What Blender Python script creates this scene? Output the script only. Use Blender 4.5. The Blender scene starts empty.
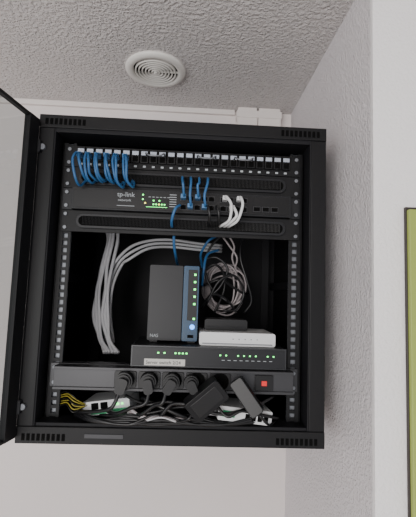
import bpy, bmesh, math, random
from mathutils import Vector, Matrix
random.seed(4)
Z0 = 1.55            # height of cabinet underside above the floor
W, H, D = .285, .622, .45
CEIL = .872
WALLX = .326
scene = bpy.context.scene

# ------------------------------------------------------------ materials
def mat(name, col, rough=.5, metal=0, emit=None, es=0, bump=None, spec=.5, coat=0):
    m = bpy.data.materials.new(name); m.use_nodes = True
    nt = m.node_tree; b = nt.nodes['Principled BSDF']
    b.inputs['Base Color'].default_value = (*col, 1)
    b.inputs['Roughness'].default_value = rough
    b.inputs['Metallic'].default_value = metal
    b.inputs['Specular IOR Level'].default_value = spec
    b.inputs['Coat Weight'].default_value = coat
    if emit:
        b.inputs['Emission Color'].default_value = (*emit, 1)
        b.inputs['Emission Strength'].default_value = es
    if bump:
        scale, strength, dist, kind = bump
        tc = nt.nodes.new('ShaderNodeTexCoord')
        n = nt.nodes.new('ShaderNodeTexNoise'); n.inputs['Scale'].default_value = scale
        n.inputs['Detail'].default_value = 3; n.inputs['Roughness'].default_value = .55
        nt.links.new(tc.outputs['Object'], n.inputs['Vector'])
        bp = nt.nodes.new('ShaderNodeBump'); bp.inputs['Strength'].default_value = strength
        bp.inputs['Distance'].default_value = dist
        if kind == 'blob':
            r = nt.nodes.new('ShaderNodeValToRGB')
            r.color_ramp.elements[0].position = .40; r.color_ramp.elements[1].position = .70
            nt.links.new(n.outputs['Fac'], r.inputs['Fac'])
            nt.links.new(r.outputs['Color'], bp.inputs['Height'])
        else:
            nt.links.new(n.outputs['Fac'], bp.inputs['Height'])
        nt.links.new(bp.outputs['Normal'], b.inputs['Normal'])
        n2 = nt.nodes.new('ShaderNodeTexNoise'); n2.inputs['Scale'].default_value = 3
        nt.links.new(tc.outputs['Object'], n2.inputs['Vector'])
        r2 = nt.nodes.new('ShaderNodeValToRGB')
        r2.color_ramp.elements[0].color = (*[c*.95 for c in col], 1)
        r2.color_ramp.elements[1].color = (*[min(1, c*1.04) for c in col], 1)
        nt.links.new(n2.outputs['Fac'], r2.inputs['Fac'])
        nt.links.new(r2.outputs['Color'], b.inputs['Base Color'])
    return m

M_ceil = mat('popcorn_ceiling_paint', (.70,.665,.655), .9, bump=(120, 1, .0050, 'blob'))
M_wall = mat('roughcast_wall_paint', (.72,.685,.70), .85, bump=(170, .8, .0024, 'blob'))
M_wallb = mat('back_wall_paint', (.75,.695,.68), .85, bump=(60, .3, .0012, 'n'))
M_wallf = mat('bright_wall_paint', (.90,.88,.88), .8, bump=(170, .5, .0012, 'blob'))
M_floor = mat('laminate_floor', (.38,.32,.27), .5, bump=(8, .2, .002, 'n'))
M_black = mat('black_powder_coat', (.0055,.0055,.0065), .5, bump=(600, .15, .0005, 'n'), spec=.3)
M_black2 = mat('black_interior', (.006,.006,.008), .6, spec=.3)
M_blackp = mat('black_plastic', (.006,.006,.007), .4, spec=.35)
M_darkg = mat('dark_grey_metal', (.010,.0105,.013), .42, spec=.35)
M_sw = mat('switch_grey_metal', (.028,.029,.032), .38, metal=.3)
M_grey = mat('grey_pdu_metal', (.040,.040,.044), .4, metal=.3)
M_zinc = mat('zinc', (.20,.21,.23), .45, metal=.5)
M_silver = mat('silver_shield', (.50,.55,.64), .3, metal=.4)
M_hole = mat('port_cavity', (.002,.002,.002), .8, spec=.1)
M_blue = mat('blue_cable', (.028,.12,.29), .4)
M_blued = mat('blue_plug', (.08,.22,.44), .35)
M_white = mat('white_plastic', (.68,.69,.70), .4)
M_cw = mat('white_cable', (.52,.52,.54), .45)
M_cg = mat('grey_cable', (.36,.32,.325), .5)
M_cb = mat('black_cable', (.006,.006,.007), .4)
M_cy = mat('yellow_green_cable', (.30,.25,.03), .5)
M_nasblue = mat('nas_blue_panel', (.012,.050,.105), .25, coat=.3)
M_lab = mat('paper_label', (.58,.57,.54), .7)
M_prnt = mat('white_print', (.40,.43,.45), .6)
M_led = mat('green_led', (.05,.5,.1), .4, emit=(.13,1,.2), es=3.5)
M_leda = mat('amber_led', (.6,.5,.1), .4, emit=(.9,.8,.15), es=3)
M_ledb = mat('blue_led', (.05,.25,.9), .4, emit=(.05,.33,1), es=4)
M_red = mat('red_rocker', (.45,.01,.01), .4, emit=(1,.03,.03), es=.5)
M_gre = mat('green_stripe', (.02,.3,.12), .5)
M_vent = mat('vent_plastic', (.74,.72,.68), .45)
M_trunk = mat('trunking_plastic', (.76,.71,.68), .5)
M_board = mat('green_door_paint', (.33,.40,.085), .5, bump=(40, .1, .001, 'n'))
M_frame = mat('dark_door_gap', (.03,.022,.02), .5)

M_glass = bpy.data.materials.new('tinted_glass'); M_glass.use_nodes = True
nt = M_glass.node_tree; nt.nodes.clear()
o = nt.nodes.new('ShaderNodeOutputMaterial'); mx = nt.nodes.new('ShaderNodeMixShader')
tr = nt.nodes.new('ShaderNodeBsdfTransparent'); tr.inputs[0].default_value = (.64,.67,.67,1)
gl = nt.nodes.new('ShaderNodeBsdfGlossy'); gl.inputs['Roughness'].default_value = .03
mx.inputs[0].default_value = .10
nt.links.new(tr.outputs[0], mx.inputs[1])
nt.links.new(gl.outputs[0], mx.inputs[2]); nt.links.new(mx.outputs[0], o.inputs[0])

# ------------------------------------------------------------ mesh builder
class B:
    def __init__(s, name):
        s.name = name; s.bm = bmesh.new(); s.mats = []
    def mi(s, m):
        if m not in s.mats: s.mats.append(m)
        return s.mats.index(m)
    def box(s, x0, x1, y0, y1, z0, z1, m, M=None):
        vs = [Vector((x, y, z)) for x in (x0, x1) for y in (y0, y1) for z in (z0, z1)]
        if M is not None: vs = [M @ v for v in vs]
        v = [s.bm.verts.new(p) for p in vs]; k = s.mi(m)
        for f in ((0,1,3,2),(4,6,7,5),(0,4,5,1),(2,3,7,6),(0,2,6,4),(1,5,7,3)):
            s.bm.faces.new([v[i] for i in f]).material_index = k
    def quad(s, pts, m):
        s.bm.faces.new([s.bm.verts.new(p) for p in pts]).material_index = s.mi(m)
    def prism(s, pts, y0, y1, m, M=None):      # polygon in XZ extruded along y
        k = s.mi(m)
        a = [Vector((p[0], y0, p[1])) for p in pts]; b = [Vector((p[0], y1, p[1])) for p in pts]
        if M is not None: a = [M @ v for v in a]; b = [M @ v for v in b]
        a = [s.bm.verts.new(v) for v in a]; b = [s.bm.verts.new(v) for v in b]
        s.bm.faces.new(a).material_index = k; s.bm.faces.new(b[::-1]).material_index = k
        n = len(a)
        for i in range(n):
            s.bm.faces.new((a[i], b[i], b[(i+1)%n], a[(i+1)%n])).material_index = k
    def rbox(s, x0, x1, y0, y1, z0, z1, r, m, M=None, seg=5):
        pts = []
        for cx, cz, a0 in ((x1-r, z1-r, 0), (x0+r, z1-r, 90), (x0+r, z0+r, 180), (x1-r, z0+r, 270)):
            for i in range(seg+1):
                a = math.radians(a0+90*i/seg); pts.append((cx+r*math.cos(a), cz+r*math.sin(a)))
        s.prism(pts, y0, y1, m, M)
    def cyl(s, x, z, r, y0, y1, m, n=20, M=None):
        s.prism([(x+r*math.cos(2*math.pi*i/n), z+r*math.sin(2*math.pi*i/n)) for i in range(n)], y0, y1, m, M)
    def tube(s, pts, r, m, n=8, sub=6, closed=False):
        P = [Vector(p) for p in pts]; out = []; N = len(P)
        rng = range(N if closed else N-1)
        for i in rng:
            p0 = P[(i-1)%N] if (closed or i > 0) else 2*P[0]-P[1]
            p1 = P[i]; p2 = P[(i+1)%N]
            p3 = P[(i+2)%N] if (closed or i+2 < N) else 2*P[-1]-P[-2]
            for j in range(sub):
                t = j/sub
                out.append(.5*((2*p1)+(p2-p0)*t+(2*p0-5*p1+4*p2-p3)*t*t+(3*p1-p0-3*p2+p3)*t**3))
        if not closed: out.append(P[-1])
        k = s.mi(m); rings = []; up = None; L = len(out)
        for i, p in enumerate(out):
            a = out[(i+1)%L] if (closed or i < L-1) else p
            b = out[(i-1)%L] if (closed or i > 0) else p
            t = (a-b).normalized()
            if up is None: up = t.orthogonal().normalized()
            up = (up - t*up.dot(t)).normalized(); q = t.cross(up)
            rings.append([s.bm.verts.new(p+r*(math.cos(2*math.pi*c/n)*up+math.sin(2*math.pi*c/n)*q)) for c in range(n)])
        for i in range(L if closed else L-1):
            A, Bq = rings[i], rings[(i+1)%L]
            for c in range(n):
                f = s.bm.faces.new((A[c], A[(c+1)%n], Bq[(c+1)%n], Bq[c])); f.material_index = k; f.smooth = True
        if not closed:
            s.bm.faces.new(rings[0][::-1]).material_index = k; s.bm.faces.new(rings[-1]).material_index = k
    def done(s, bevel=0, parent=None):
        bmesh.ops.recalc_face_normals(s.bm, faces=s.bm.faces)
        co = [v.co for v in s.bm.verts]
        c = Vector([(min(v[i] for v in co)+max(v[i] for v in co))/2 for i in range(3)])
        bmesh.ops.translate(s.bm, verts=s.bm.verts, vec=-c)
        me = bpy.data.meshes.new(s.name); s.bm.to_mesh(me); s.bm.free()
        for m in s.mats: me.materials.append(m)
        ob = bpy.data.objects.new(s.name, me); ob.location = c
        scene.collection.objects.link(ob)
        if bevel:
            bv = ob.modifiers.new('bevel', 'BEVEL'); bv.width = bevel; bv.segments = 2
            bv.limit_method = 'ANGLE'; bv.angle_limit = math.radians(50); bv.use_clamp_overlap = True
        if parent:
            ob.parent = parent; ob.location = c-parent.location
        return ob

def text(s, x, y, z, size, m, parent, name):
    cu = bpy.data.curves.new(name, 'FONT'); cu.body = s; cu.size = size; cu.extrude = .0002
    ob = bpy.data.objects.new(name, cu); scene.collection.objects.link(ob)
    cu.materials.append(m)
    ob.parent = parent
    ob.location = Vector((x, y, z))-parent.location; ob.rotation_euler = (math.pi/2, 0, 0)

def room(name, x0, x1, y0, y1, z0, z1, m):
    b = B(name); b.box(x0, x1, y0, y1, z0, z1, m); return b.done()

# ------------------------------------------------------------ room
room('ceiling', -2.6, 1.8, -3.0, .6, CEIL, CEIL+.1, M_ceil)
room('floor', -2.6, 1.8, -3.0, .6, -Z0-.1, -Z0, M_floor)
room('wall_back', -2.6, WALLX, D, D+.1, -Z0, CEIL, M_wallb)
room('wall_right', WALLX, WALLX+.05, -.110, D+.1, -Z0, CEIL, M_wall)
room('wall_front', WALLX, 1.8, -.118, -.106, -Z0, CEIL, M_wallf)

# green door on the projecting wall (2 m high)
b = B('door_1')
y = -.1185
b.box(.377, 1.2, y-.006, y, -Z0, .438, M_frame)
b.box(.3795, 1.197, y-.014, y-.005, -Z0+.005, .4325, M_board)
b.box(1.09, 1.11, y-.06, y-.013, -.50, -.48, M_zinc); b.box(1.0, 1.11, y-.066, y-.052, -.50, -.48, M_zinc)
b.done(.0012)

# ------------------------------------------------------------ ceiling vent
def lathe(b, prof, cx, cy, m, n=64):
    k = b.mi(m); rings = []
    for r, z in prof:
        rings.append([b.bm.verts.new((cx+r*math.cos(2*math.pi*i/n), cy+r*math.sin(2*math.pi*i/n), z)) for i in range(n)])
    for a in range(len(prof)-1):
        for i in range(n):
            f = b.bm.faces.new((rings[a][i], rings[a][(i+1)%n], rings[a+1][(i+1)%n], rings[a+1][i]))
            f.material_index = k; f.smooth = True
b = B('ceiling_vent'); cx, cy = -.092, .236; C = CEIL
lathe(b, [(.078, C), (.080, C-.004), (.078, C-.008), (.070, C-.011), (.062, C-.011), (.059, C-.008), (.058, C-.003)], cx, cy, M_vent)
lathe(b, [(.060, C-.002), (.001, C-.002)], cx, cy, M_hole)
for i in range(6):
    r = .0525-i*.0085
    lathe(b, [(r+.0012, C-.003), (r+.0016, C-.010), (r+.0006, C-.0115), (r-.0016, C-.011), (r-.0018, C-.008), (r-.0012, C-.003)], cx, cy, M_vent)
lathe(b, [(.005, C-.004), (.005, C-.012), (.0005, C-.013)], cx, cy, M_vent)
for k in range(3):
    Mx = Matrix.Translation((cx, cy, 0)) @ Matrix.Rotation(k*math.pi*2/3, 4, 'Z')
    b.box(0, .058, -.001, .001, C-.009, C-.003, M_vent, Mx)
b.done()

# ------------------------------------------------------------ trunking above the cabinet
for x0, x1 in ((.150, .210), (.216, .284)):
    b = B('cable_trunking')
    b.box(x0, x1, D-.034, D, H+.001, CEIL, M_trunk)
    b.box(x0-.002, x1+.002, D-.037, D-.022, H+.001, CEIL-.03, M_trunk)
    b.box(x0-.004, x1+.004, D-.04, D, CEIL-.035, CEIL-.012, M_trunk)
    b.done(.002)
b = B('trim_1')
b.box(-2.6, .142, D-.012, D, CEIL-.016, CEIL, M_trunk); b.done(.001)

# ------------------------------------------------------------ cabinet
root = bpy.data.objects.new('network_rack_cabinet', None); scene.collection.objects.link(root)
root.location = (0, D/2, H/2)
b = B('carcass')
b.box(-W+.002, -W+.006, .004, D, .02, H-.01, M_black)
b.box(W-.006, W-.002, .004, D, .02, H-.01, M_black)
b.box(-W+.002, W-.002, D-.005, D-.001, .02, H-.01, M_black2)
b.box(-W, W, .01, D-.002, .012, .024, M_black)
b.box(-W, W, .01, D-.002, H-.018, H, M_black)
b.box(-W, W, -.004, .03, H-.026, H, M_black)
b.box(-W, W, -.004, .03, 0, .030, M_black)
b.box(-W, W, -.001, .06, H-.034, H-.024, M_black2)
b.box(-W+.02, W-.02, .002, .05, .028, .036, M_black2)
for sgn in (-1, 1):
    xs = sorted((sgn*W, sgn*(W-.030)))
    b.box(xs[0], xs[1], -.002, .016, .03, H-.026, M_black)
    xs = sorted((sgn*(W-.030), sgn*(W-.033)))
    b.box(xs[0], xs[1], -.002, .045, .03, H-.026, M_black2)
    xs = sorted((sgn*(W-.006), sgn*(W-.02)))
    for zz in (.05, .3, .57): b.box(xs[0], xs[1], .03, D-.01, zz, zz+.02, M_black2)
b.done(.0012, root)
b = B('vent_slots')
for z0 in (H-.021, .005):
    for s0 in (-W+.012, W-.092):
        for i in range(9):
            x = s0+i*.009
            b.box(x, x+.0055, -.0050, -.0035, z0+.001, z0+.013, M_hole)
b.box(-.16, -.09, -.0055, -.0035, .012, .019, M_grey)
b.done(0, root)
b = B('rack_rails')
zt, zb = .580, .036
for sgn in (-1, 1):
    def bx(xa, xb, y0, y1, z0, z1, m):
        xs = sorted((sgn*xa, sgn*xb)); b.box(xs[0], xs[1], y0, y1, z0, z1, m)
    bx(.2215, .2275, .034, .0365, zb, zt, M_black)
    bx(.2375, .2465, .034, .0365, zb, zt, M_black)
    bx(.2455, .2475, .034, .075, zb, zt, M_black)
    bx(.2225, .2425, .041, .0425, zb, zt, M_zinc)
    n = 36; pitch = .01482; base = .574-n*pitch
    for i in range(n+1):
        zc = base+i*pitch
        bx(.2272, .2378, .034, .0365, zc-.0030, zc+.0030, M_black)
    bx(.225, .245, .36, .363, zb, zt, M_black2)
b.done(0, root)
b = B('hinges')
for zz in (.555, .065):
    b.cyl(-W+.010, zz, .006, -.008, -.001, M_zinc)
    b.box(-W-.004, -W+.008, -.012, -.002, zz-.012, zz+.012, M_darkg)
b.done(.0008, root)
ang = math.radians(180+80)
Md = Matrix.Translation((-W-.002, -.008, 0)) @ Matrix.Rotation(ang, 4, 'Z')
b = B('door_frame')
b.box(0, .032, -.006, .006, .012, H-.014, M_black, Md)
b.box(.518, .55, -.006, .006, .012, H-.014, M_black, Md)
b.box(.031, .519, -.005, .005, H-.020, H-.014, M_black, Md)
b.box(.031, .519, -.005, .005, .012, .018, M_black, Md)
b.box(.522, .540, .006, .018, .28, .34, M_grey, Md)
ob = b.done(.0012); ob.parent = root; ob.location -= root.location
b = B('glass_pane')
b.quad([Md @ Vector(p) for p in ((.031,0,.017),(.519,0,.017),(.519,0,H-.019),(.031,0,H-.019))], M_glass)
ob = b.done(); ob.parent = root; ob.location -= root.location

# ------------------------------------------------------------ rack equipment
def u(n): return .574-n*.04445          # top of rack unit n (0-based)
def ears(b, zt, zb, y, m):
    b.box(-.2413, .2413, y, y+.003, zb, zt, m)
    for sx in (-.233, .233):
        for z in (zt-.008, zb+.008):
            b.cyl(sx, z, .0038, y-.003, y, M_zinc, 12)

zt, zb = u(0)-.0006, u(1)+.0006
b = B('patch_panel')
ears(b, zt, zb, .0295, M_black)
b.box(-.222, .222, .0325, .10, zb+.004, zt-.004, M_black)
px = [-.2085+.0182*i for i in range(24)]
for i, x in enumerate(px):
    b.box(x-.0078, x+.0078, .022, .031, zb+.012, zt-.004, M_blackp)
    b.box(x-.0065, x+.0065, .0205, .0225, zt-.016, zt-.008, M_silver)
    b.box(x-.0055, x+.0055, .0212, .0225, zb+.0135, zt-.018, M_hole)
    b.box(x-.003, x+.003, .0285, .0297, zb+.004, zb+.008, M_prnt)
for x in (-.058, .045, .12):
    b.tube([(x-.018, .026, .556), (x-.018, .004, .556), (x-.010, -.004, .549), (x+.010, -.004, .549), (x+.018, .004, .556), (x+.018, .026, .556)], .0016, M_zinc)
b.done(.0005)

slot_z = []
for n, w in ((1, .205), (3, .205)):
    zt, zb = u(n)-.0006, u(n+1)+.0006
    b = B('cable_entry_panel')
    ears(b, zt, zb, .0295, M_black)
    zc = (zt+zb)/2; slot_z.append(zc)
    b.rbox(-w-.006, w+.006, .0235, .0300, zc-.0145, zc+.0145, .0144, M_darkg, seg=8)
    b.rbox(-w, w, .0215, .0240, zc-.0095, zc+.0095, .0094, M_hole, seg=8)
    x = -w+.008
    while x < w-.006:
        b.box(x, x+.0012, .0205, .0225, zc-.009+random.uniform(0, .001), zc+.009, M_cb); x += .0028
    b.done(.0008)

zt, zb = u(2)-.0006, u(3)+.0006
b = B('network_switch')
ears(b, zt, zb, .0295, M_darkg)
b.box(-.220, .220, .018, .17, zb, zt, M_darkg)
b.box(-.216, .216, .0165, .0185, zb+.003, zt-.003, M_blackp)
def port(b, x, z, y):
    b.box(x-.0066, x+.0066, y-.002, y, z-.0060, z+.0060, M_grey)
    b.box(x-.0053, x+.0053, y-.0026, y-.0019, z-.0048, z+.0040, M_hole)
    b.box(x-.002, x+.002, y-.0026, y-.0019, z+.0038, z+.0048, M_hole)
cols = [.002+.0140*i for i in range(5)]+[.082+.0140*i for i in range(4)]
for x in cols:
    for z in (zt-.0135, zb+.0115): port(b, x, z, .0168)
for x in (.150, .168, .186):
    b.box(x-.0075, x+.0075, .0145, .0168, zb+.008, zb+.019, M_grey)
    b.box(x-.0062, x+.0062, .0138, .0146, zb+.0095, zb+.0175, M_hole)
for x, z, m in ((-.079,.4745,M_led),(-.079,.4655,M_led),(-.074,.4580,M_leda),(-.0575,.4635,M_led),(-.0575,.4560,M_led),(-.052,.4560,M_led),(-.0465,.4560,M_leda),(-.041,.4560,M_led),(-.0355,.4560,M_led),(-.046,.4635,M_led)):
    b.box(x-.0015, x+.0015, .0158, .0168, z-.0014, z+.0014, m)
for i in range(6):
    b.box(-.026, -.012, .0160, .0166, .452+i*.0048, .4535+i*.0048, M_prnt)
    b.box(-.068+i*.0075, -.063+i*.0075, .0160, .0166, .470, .4712, M_prnt)
b.box(-.13, -.095, .0160, .0166, .450, .4512, M_prnt); b.box(-.072, -.03, .0160, .0166, .4500, .4508, M_led)
s1 = b.done(.0005)
text('tp-link', -.130, .0158, .4690, .0135, M_prnt, s1, 'logo')
text('network', -.128, .0158, .4595, .0075, M_prnt, s1, 'caption')

# small switch, standing on the PDU
zt, zb = .1795, .1395
b = B('network_switch')
b.box(-.086, .214, .012, .16, zb, zt, M_sw)
b.box(-.083, .211, .0105, .0125, zb+.003, zt-.003, M_darkg)
b.box(-.060, .018, .0095, .0106, zb+.003, zb+.0155, M_lab)
for i, x in enumerate((-.034,-.022,-.001,.006,.013,.020)): b.box(x-.0018, x+.0018, .0098, .0106, .165, .1678, M_led)
for i in range(10):
    if i in (2, 7): continue
    x = .085+i*.0115; b.box(x-.0015, x+.0015, .0098, .0106, .1635, .1660, M_led)
for i in range(9): b.box(.088+i*.0115, .094+i*.0115, .0100, .0106, .1550, .1562, M_prnt)
s2 = b.done(.0010)
text('Server switch 2/24', -.057, .0091, zb+.006, .0088, M_cb, s2, 'label_text')

# power distribution unit
zt, zb = .139, .095
b = B('power_distribution_unit')
ears(b, zt, zb, .0295, M_grey)
b.box(-.226, .226, .004, .06, zb+.001, zt-.001, M_grey)
b.box(-.226, .226, .000, .006, zt-.006, zt-.001, M_grey); b.box(-.226, .226, .000, .006, zb+.001, zb+.006, M_grey)
sock = [-.137+.0445*i for i in range(7)]
for x in sock[1:6]:
    b.rbox(x-.0205, x+.0205, .001, .0045, zb+.0065, zt-.0065, .004, M_blackp)
    b.cyl(x, (zt+zb)/2, .0165, .0002, .0012, M_hole, 28)
b.box(.152, .186, -.001, .004, zb+.008, zt-.008, M_blackp)
b.box(.164, .174, -.003, -.001, zb+.017, zt-.018, M_red)
b.done(.0008)

# ------------------------------------------------------------ NAS
b = B('network_storage_drive')
nx0, nx1, nz0, nz1, ny = -.062, .040, .1815, .338, .055
b.rbox(nx0, nx1, ny+.004, ny+.18, nz0+.003, nz1, .004, M_blackp)
b.rbox(nx0, nx0+.069, ny-.003, ny+.006, nz0+.003, nz1, .003, M_darkg)
b.rbox(nx0+.070, nx1, ny-.004, ny+.006, nz0+.003, nz1, .003, M_nasblue)
b.box(nx0+.0685, nx0+.0702, ny-.001, ny+.006, nz0+.004, nz1-.001, M_hole)
b.box(nx0+.080, nx1-.003, ny-.0048, ny-.0035, nz0+.045, nz1-.008, M_blackp)
for i in range(7):
    z = nz1-.018-i*.0150
    if i == 5: continue
    b.box(nx1-.0105, nx1-.0060, ny-.0055, ny-.0045, z-.0020, z+.0020, M_led)
b.cyl(nx1-.011, nz0+.032, .0050, ny-.006, ny-.0035, M_ledb)
b.box(nx1-.020, nx1-.008, ny-.0055, ny-.0035, nz0+.010, nz0+.016, M_hole)
for xx in (nx0+.012, nx1-.012):
    b.box(xx-.008, xx+.008, ny+.01, ny+.10, nz0-.0015, nz0+.004, M_cb)
nas = b.done(.0008)
text('NAS', nx0+.006, ny-.0036, nz0+.010, .009, M_prnt, nas, 'badge')

b = B('broadband_router')
b.rbox(.044, .196, .030, .14, .1800, .2065, .005, M_white)
b.box(.050, .190, .0292, .0302, .1835, .1855, M_zinc)
for i in range(5): b.box(.11+i*.012, .1122+i*.012, .0290, .0302, .193, .195, M_zinc)
b.done(.0015)
b = B('optical_network_terminal')
b.rbox(.055, .145, .07, .13, .2070, .230, .005, M_blackp)
b.box(.06, .14, .0695, .0703, .214, .216, M_darkg)
b.done(.0015)

# ------------------------------------------------------------ cables
def plug(b, x, y, z, m):
    b.box(x-.0050, x+.0050, y-.018, y+.001, z-.004, z+.004, m)
b = B('blue_patch_cables')
pz = .5485
for i in range(6):
    x = px[i]
    plug(b, x, .0212, pz, M_blued)
    for k in range(2):
        o_ = .0035*k+random.uniform(-.002, .002); dz = random.uniform(-.010, .002)
        b.tube([(x+o_, .008, pz), (x+o_, -.006, pz-.003), (x+.001+o_*2, -.018-.004*k, pz-.022), (x+.005+o_*2+random.uniform(-.003,.003), -.014, pz-.046+dz), (x+.012+o_*2, .006, pz-.054+dz), (x+.016, .030, slot_z[0]+random.uniform(-.004,.003))], .0026, M_blue)
for j, i in enumerate((0, 1, 2, 3)):
    x = cols[i]
    z = (.4710, .4525, .4710, .4525)[j]
    plug(b, x, .0142, z, M_blued)
    b.tube([(x+.001, .000, z), (x+.001, -.010, z+.001), (x-.001, -.018, z+.018), (x-.002+.002*j, -.014, slot_z[0]-.012), (x-.004+.003*j, .004, slot_z[0]+.003), (x-.004+.003*j, .03, slot_z[0]+.004)], .0025, M_blue)
b.tube([(-.004, -.002, .4525), (-.012, -.012, .443), (-.018, -.006, .424), (-.019, .010, .414), (-.019, .03, .413)], .0028, M_blue)
b.tube([(-.016, .05, .40), (-.015, .06, .38), (-.012, .08, .362), (-.010, .13, .350), (-.008, .16, .344)], .0030, M_blue)
b.tube([(.050, .20, .345), (.044, .17, .375), (.06, .15, .405), (.082, .16, .42)], .003, M_blue)
b.tube([(.048, .12, .30), (.050, .10, .335), (.058, .12, .37), (.085, .15, .385)], .003, M_blue)
b.done()

b = B('white_patch_cables')
for j, x in enumerate((.0845, .0985, .1125)):
    z = .4710 if j != 1 else .4525
    plug(b, x, .0142, z, M_white)
    b.tube([(x, .0, z), (x+.001, -.014, z-.001), (x+.010-.003*j, -.022, z-.018), (x+.008-.006*j, -.018, .425), (x-.004-.006*j, -.002, slot_z[1]-.002), (x-.008-.006*j, .03, slot_z[1])], .0028, M_white)
for x in (.050, .068):
    b.tube([(x, .012, .4525), (x, -.010, .450), (x+.004, -.014, .435), (x+.004, .0, slot_z[1]), (x+.004, .03, slot_z[1])], .0028, M_cb)
b.done()

b = B('white_cable_bundle')
for j in range(6):
    a = j*.0062; q = random.uniform(-.004, .004); r2 = random.uniform(-.006, .006)
    b.tube([(-.192+a, .21+q, .435), (-.188+a+q, .20+q, .40), (-.196+a+q, .19, .34), (-.204+a*1.1+r2, .185+q, .28), (-.202+a*1.1, .18, .22), (-.187+a+r2, .17+q, .17), (-.165+a, .15, .142)], .0040, M_cw)
for j in range(3):
    a = j*.008
    b.tube([(-.170+a, .19, .16), (-.184+a, .19+a, .22), (-.182+a, .20, .29), (-.166+a, .20+a, .345), (-.130, .20, .388-a*1.8), (-.085, .21, .408-a*1.2), (-.03, .22+a, .414-a), (.04, .24, .410-a), (.10, .26, .41-a)], .0036, M_cw)
b.done()

b = B('coiled_cable')
for j in range(10):
    cx_ = .102+random.uniform(-.007, .007); cz_ = .296+random.uniform(-.009, .007)
    rx = .044+random.uniform(-.012, .008); rz = .048+random.uniform(-.014, .008); ph = random.uniform(0, 1)
    yy = .165+j*.004
    b.tube([(cx_+rx*math.cos(ph+t*math.pi/4)*random.uniform(.92,1.08), yy+.003*math.sin(3*t), cz_+rz*math.sin(ph+t*math.pi/4)*random.uniform(.92,1.08)) for t in range(8)], .0021, M_cg, closed=True)
for q in range(2):
    b.tube([(.085+.018*q, .185, .436), (.112+.012*q, .18, .40), (.132-.012*q, .18, .37), (.122+.010*q, .17, .335)], .0022, M_cg)
b.done()

b = B('black_cords')
random.seed(11)
for pts in (
    [(.050, .15, .33), (.075, .14, .35), (.098, .15, .33), (.10, .155, .29), (.08, .15, .24)],
    [(.050, .15, .30), (.09, .14, .315), (.12, .15, .30), (.15, .16, .285), (.17, .2, .29)],
    [(.050, .14, .25), (.07, .13, .28), (.10, .14, .275), (.125, .15, .25), (.13, .15, .240)],
    [(.09, .14, .42), (.06, .14, .38), (.055, .14, .33), (.075, .14, .29), (.11, .14, .265)],
    [(.06, .13, .26), (.085, .12, .31), (.12, .125, .325), (.145, .14, .29), (.13, .14, .25), (.10, .135, .245)],
    [(.05, .14, .36), (.08, .13, .365), (.105, .13, .34), (.09, .13, .30), (.065, .135, .275)],
    [(.14, .15, .42), (.135, .14, .37), (.15, .14, .32), (.165, .15, .27), (.15, .16, .24)]):
    b.tube(pts, .0028, M_cb)
b.done()

def Rm(x, y, z, ay, ax=0, az=0):
    return Matrix.Translation((x, y, z)) @ Matrix.Rotation(az, 4, 'Z') @ Matrix.Rotation(ax, 4, 'X') @ Matrix.Rotation(ay, 4, 'Y')
b = B('power_plugs')
zc = .117
for k, (x, tilt, sz) in enumerate(((sock[1], 18, 1.0), (sock[2], -12, .92), (sock[3]-.002, 30, .95), (sock[4]-.010, -25, .85))):
    Mp = Rm(x, 0, zc, math.radians(tilt))
    b.cyl(0, 0, .0160*sz, -.018, .000, M_blackp, 24, Mp)
    b.cyl(0, 0, .0130*sz, -.024, -.018, M_blackp, 24, Mp)
    b.rbox(-.009*sz, .009*sz, -.034, -.020, -.020*sz, .008*sz, .006, M_blackp, Mp)
    e = Mp @ Vector((0, -.028, -.018*sz))
    b.tube([e, e+Vector((-.006, -.004, -.018)), (x-.022-.004*k, -.030+.003*k, zc-.046+.003*k), (x-.055, -.012, zc-.056-.002*k), (x-.09+.01*k, .02, .052+.004*k), (x-.07, .06, .048)], .0035, M_cb)
b.tube([(.190, .012, .09), (.15, -.005, .075), (.09, -.006, .060), (.02, .0, .070), (-.05, -.005, .058), (-.12, .01, .048), (-.18, .04, .046)], .0034, M_cb)
b.tube([(-.06, .0, .085), (-.01, -.015, .068), (.04, -.01, .050), (.09, .01, .043), (.17, .03, .043)], .0036, M_cb)
b.tube([(-.09, .0, .088), (-.05, -.018, .078), (-.01, -.02, .084), (.03, -.012, .072), (.05, .01, .05)], .003, M_cb)
b.tube([(.08, -.01, .075), (.10, -.02, .060), (.125, -.018, .070), (.16, -.01, .062), (.20, .01, .05)], .003, M_cb)
b.done(0)

b = B('power_adapter')
M1 = Rm(.058, -.028, .093, math.radians(-40), math.radians(6), math.radians(8))
b.rbox(-.036, .036, -.016, .014, -.021, .021, .006, M_blackp, M1)
b.cyl(0, 0, .015, .013, .028, M_blackp, 24, M1)
b.rbox(-.028, .028, -.0168, -.0155, -.014, .014, .002, M_cb, M1)
b.tube([M1 @ Vector((-.035, 0, -.006)), M1 @ Vector((-.050, 0, -.008)), (.0, .0, .045), (-.04, .02, .043), (-.09, .03, .05)], .0025, M_cb)
b.done(.002)
b = B('power_adapter')
M1 = Rm(.133, -.026, .098, math.radians(52), math.radians(-6), math.radians(-12))
b.rbox(-.036, .036, -.016, .014, -.013, .013, .005, M_blackp, M1)
b.cyl(-.012, 0, .012, .013, .028, M_blackp, 24, M1)
b.tube([M1 @ Vector((.034, 0, 0)), M1 @ Vector((.046, 0, .001)), (.180, -.005, .042), (.20, .03, .042)], .0025, M_cb)
b.done(.002)

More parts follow.
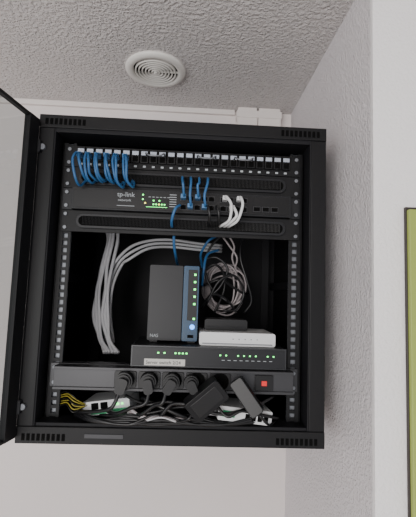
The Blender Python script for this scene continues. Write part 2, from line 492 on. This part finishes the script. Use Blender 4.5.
b = B('media_converter')
M1 = Rm(-.128, .014, .062, math.radians(-9), 0, math.radians(-6))
b.rbox(-.046, .046, .0, .075, -.013, .013, .003, M_white, M1)
b.box(-.030, .044, -.001, .001, -.011, -.004, M_gre, M1)
b.box(-.028, -.014, -.0012, .001, -.002, .010, M_hole, M1); b.box(-.010, .004, -.0012, .001, -.002, .010, M_hole, M1)
b.box(.020, .026, -.0014, .001, .002, .006, M_led, M1); b.box(.030, .034, -.0014, .001, .002, .006, M_led, M1)
b.done(.001)
b = B('media_converter')
M1 = Rm(.135, .000, .056, math.radians(7), 0, math.radians(5))
b.rbox(-.052, .052, .0, .075, -.013, .013, .003, M_white, M1)
for i in range(4): b.box(.0+i*.012, .009+i*.012, -.0012, .001, -.008, .004, M_hole, M1)
b.box(-.044, -.02, -.0012, .001, -.006, .006, M_gre, M1)
b.done(.001)

b = B('yellow_green_wires')
for j in range(7):
    r1 = random.uniform(-.006, .006)
    b.tube([(-.218, .03+r1, .058+j*.004), (-.200+r1, .01, .066+j*.004), (-.185, .0+r1, .056+j*.005), (-.172+r1, .01, .060+j*.002), (-.165, .03, .062)], .0011, M_cy if j % 3 else M_cb)
b.done()
b = B('loose_grey_cables')
for j in range(6):
    o_ = random.uniform(-.006, .006)
    b.tube([(-.085, .005+o_, .062+o_), (-.055, -.012, .052+o_), (-.02, -.015+o_, .056), (.02, -.008, .048+o_), (.06, .0+o_, .058), (.09, .012, .052)], .0015, M_cw if j % 2 else M_cg)
for j in range(8):
    o_ = random.uniform(-.007, .007); o2 = random.uniform(-.007, .012)
    b.tube([(-.19, .03, .048+o2), (-.14+o_, -.004, .043+o2*.3), (-.08, -.010+o_, .048+o_), (-.03, -.012, .046+o2), (.04, -.004+o_, .049+o_), (.10, -.006, .042), (.18, .01, .05+o2)], .0027, M_cb)
b.done()

# ------------------------------------------------------------ camera
def rot(rx, ry, rz):
    return Matrix.Rotation(rz, 3, 'Z') @ Matrix.Rotation(rx, 3, 'X') @ Matrix.Rotation(ry, 3, 'Y')
R = rot(.09332, -.03478, -.04043)
cam = bpy.data.cameras.new('camera'); co = bpy.data.objects.new('camera', cam)
scene.collection.objects.link(co)
cam.sensor_fit = 'VERTICAL'; cam.sensor_height = 24; cam.lens = 24*386.88/517
cam.clip_start = .01
r, f, up = R.col[0], R.col[1], R.col[2]
co.matrix_world = Matrix(((r.x, up.x, -f.x, .0243), (r.y, up.y, -f.y, -.74676), (r.z, up.z, -f.z, .28009), (0, 0, 0, 1)))
scene.camera = co

# ------------------------------------------------------------ light
w = bpy.data.worlds.new('daylight'); scene.world = w; w.use_nodes = True
w.node_tree.nodes['Background'].inputs[0].default_value = (.95, .96, 1, 1)
w.node_tree.nodes['Background'].inputs[1].default_value = .95
la = bpy.data.lights.new('window_light', 'AREA'); la.shape = 'RECTANGLE'; la.size = 1.4; la.size_y = 1.2
la.energy = 52; la.color = (1, .965, .94)
lo = bpy.data.objects.new('window_light', la); scene.collection.objects.link(lo)
lo.location = (-.9, -2.3, .1)
lo.rotation_euler = (Vector((.1, .2, .3))-lo.location).to_track_quat('-Z', 'Y').to_euler()

for ob in list(scene.objects):
    if ob.parent is None: ob.location.z += Z0
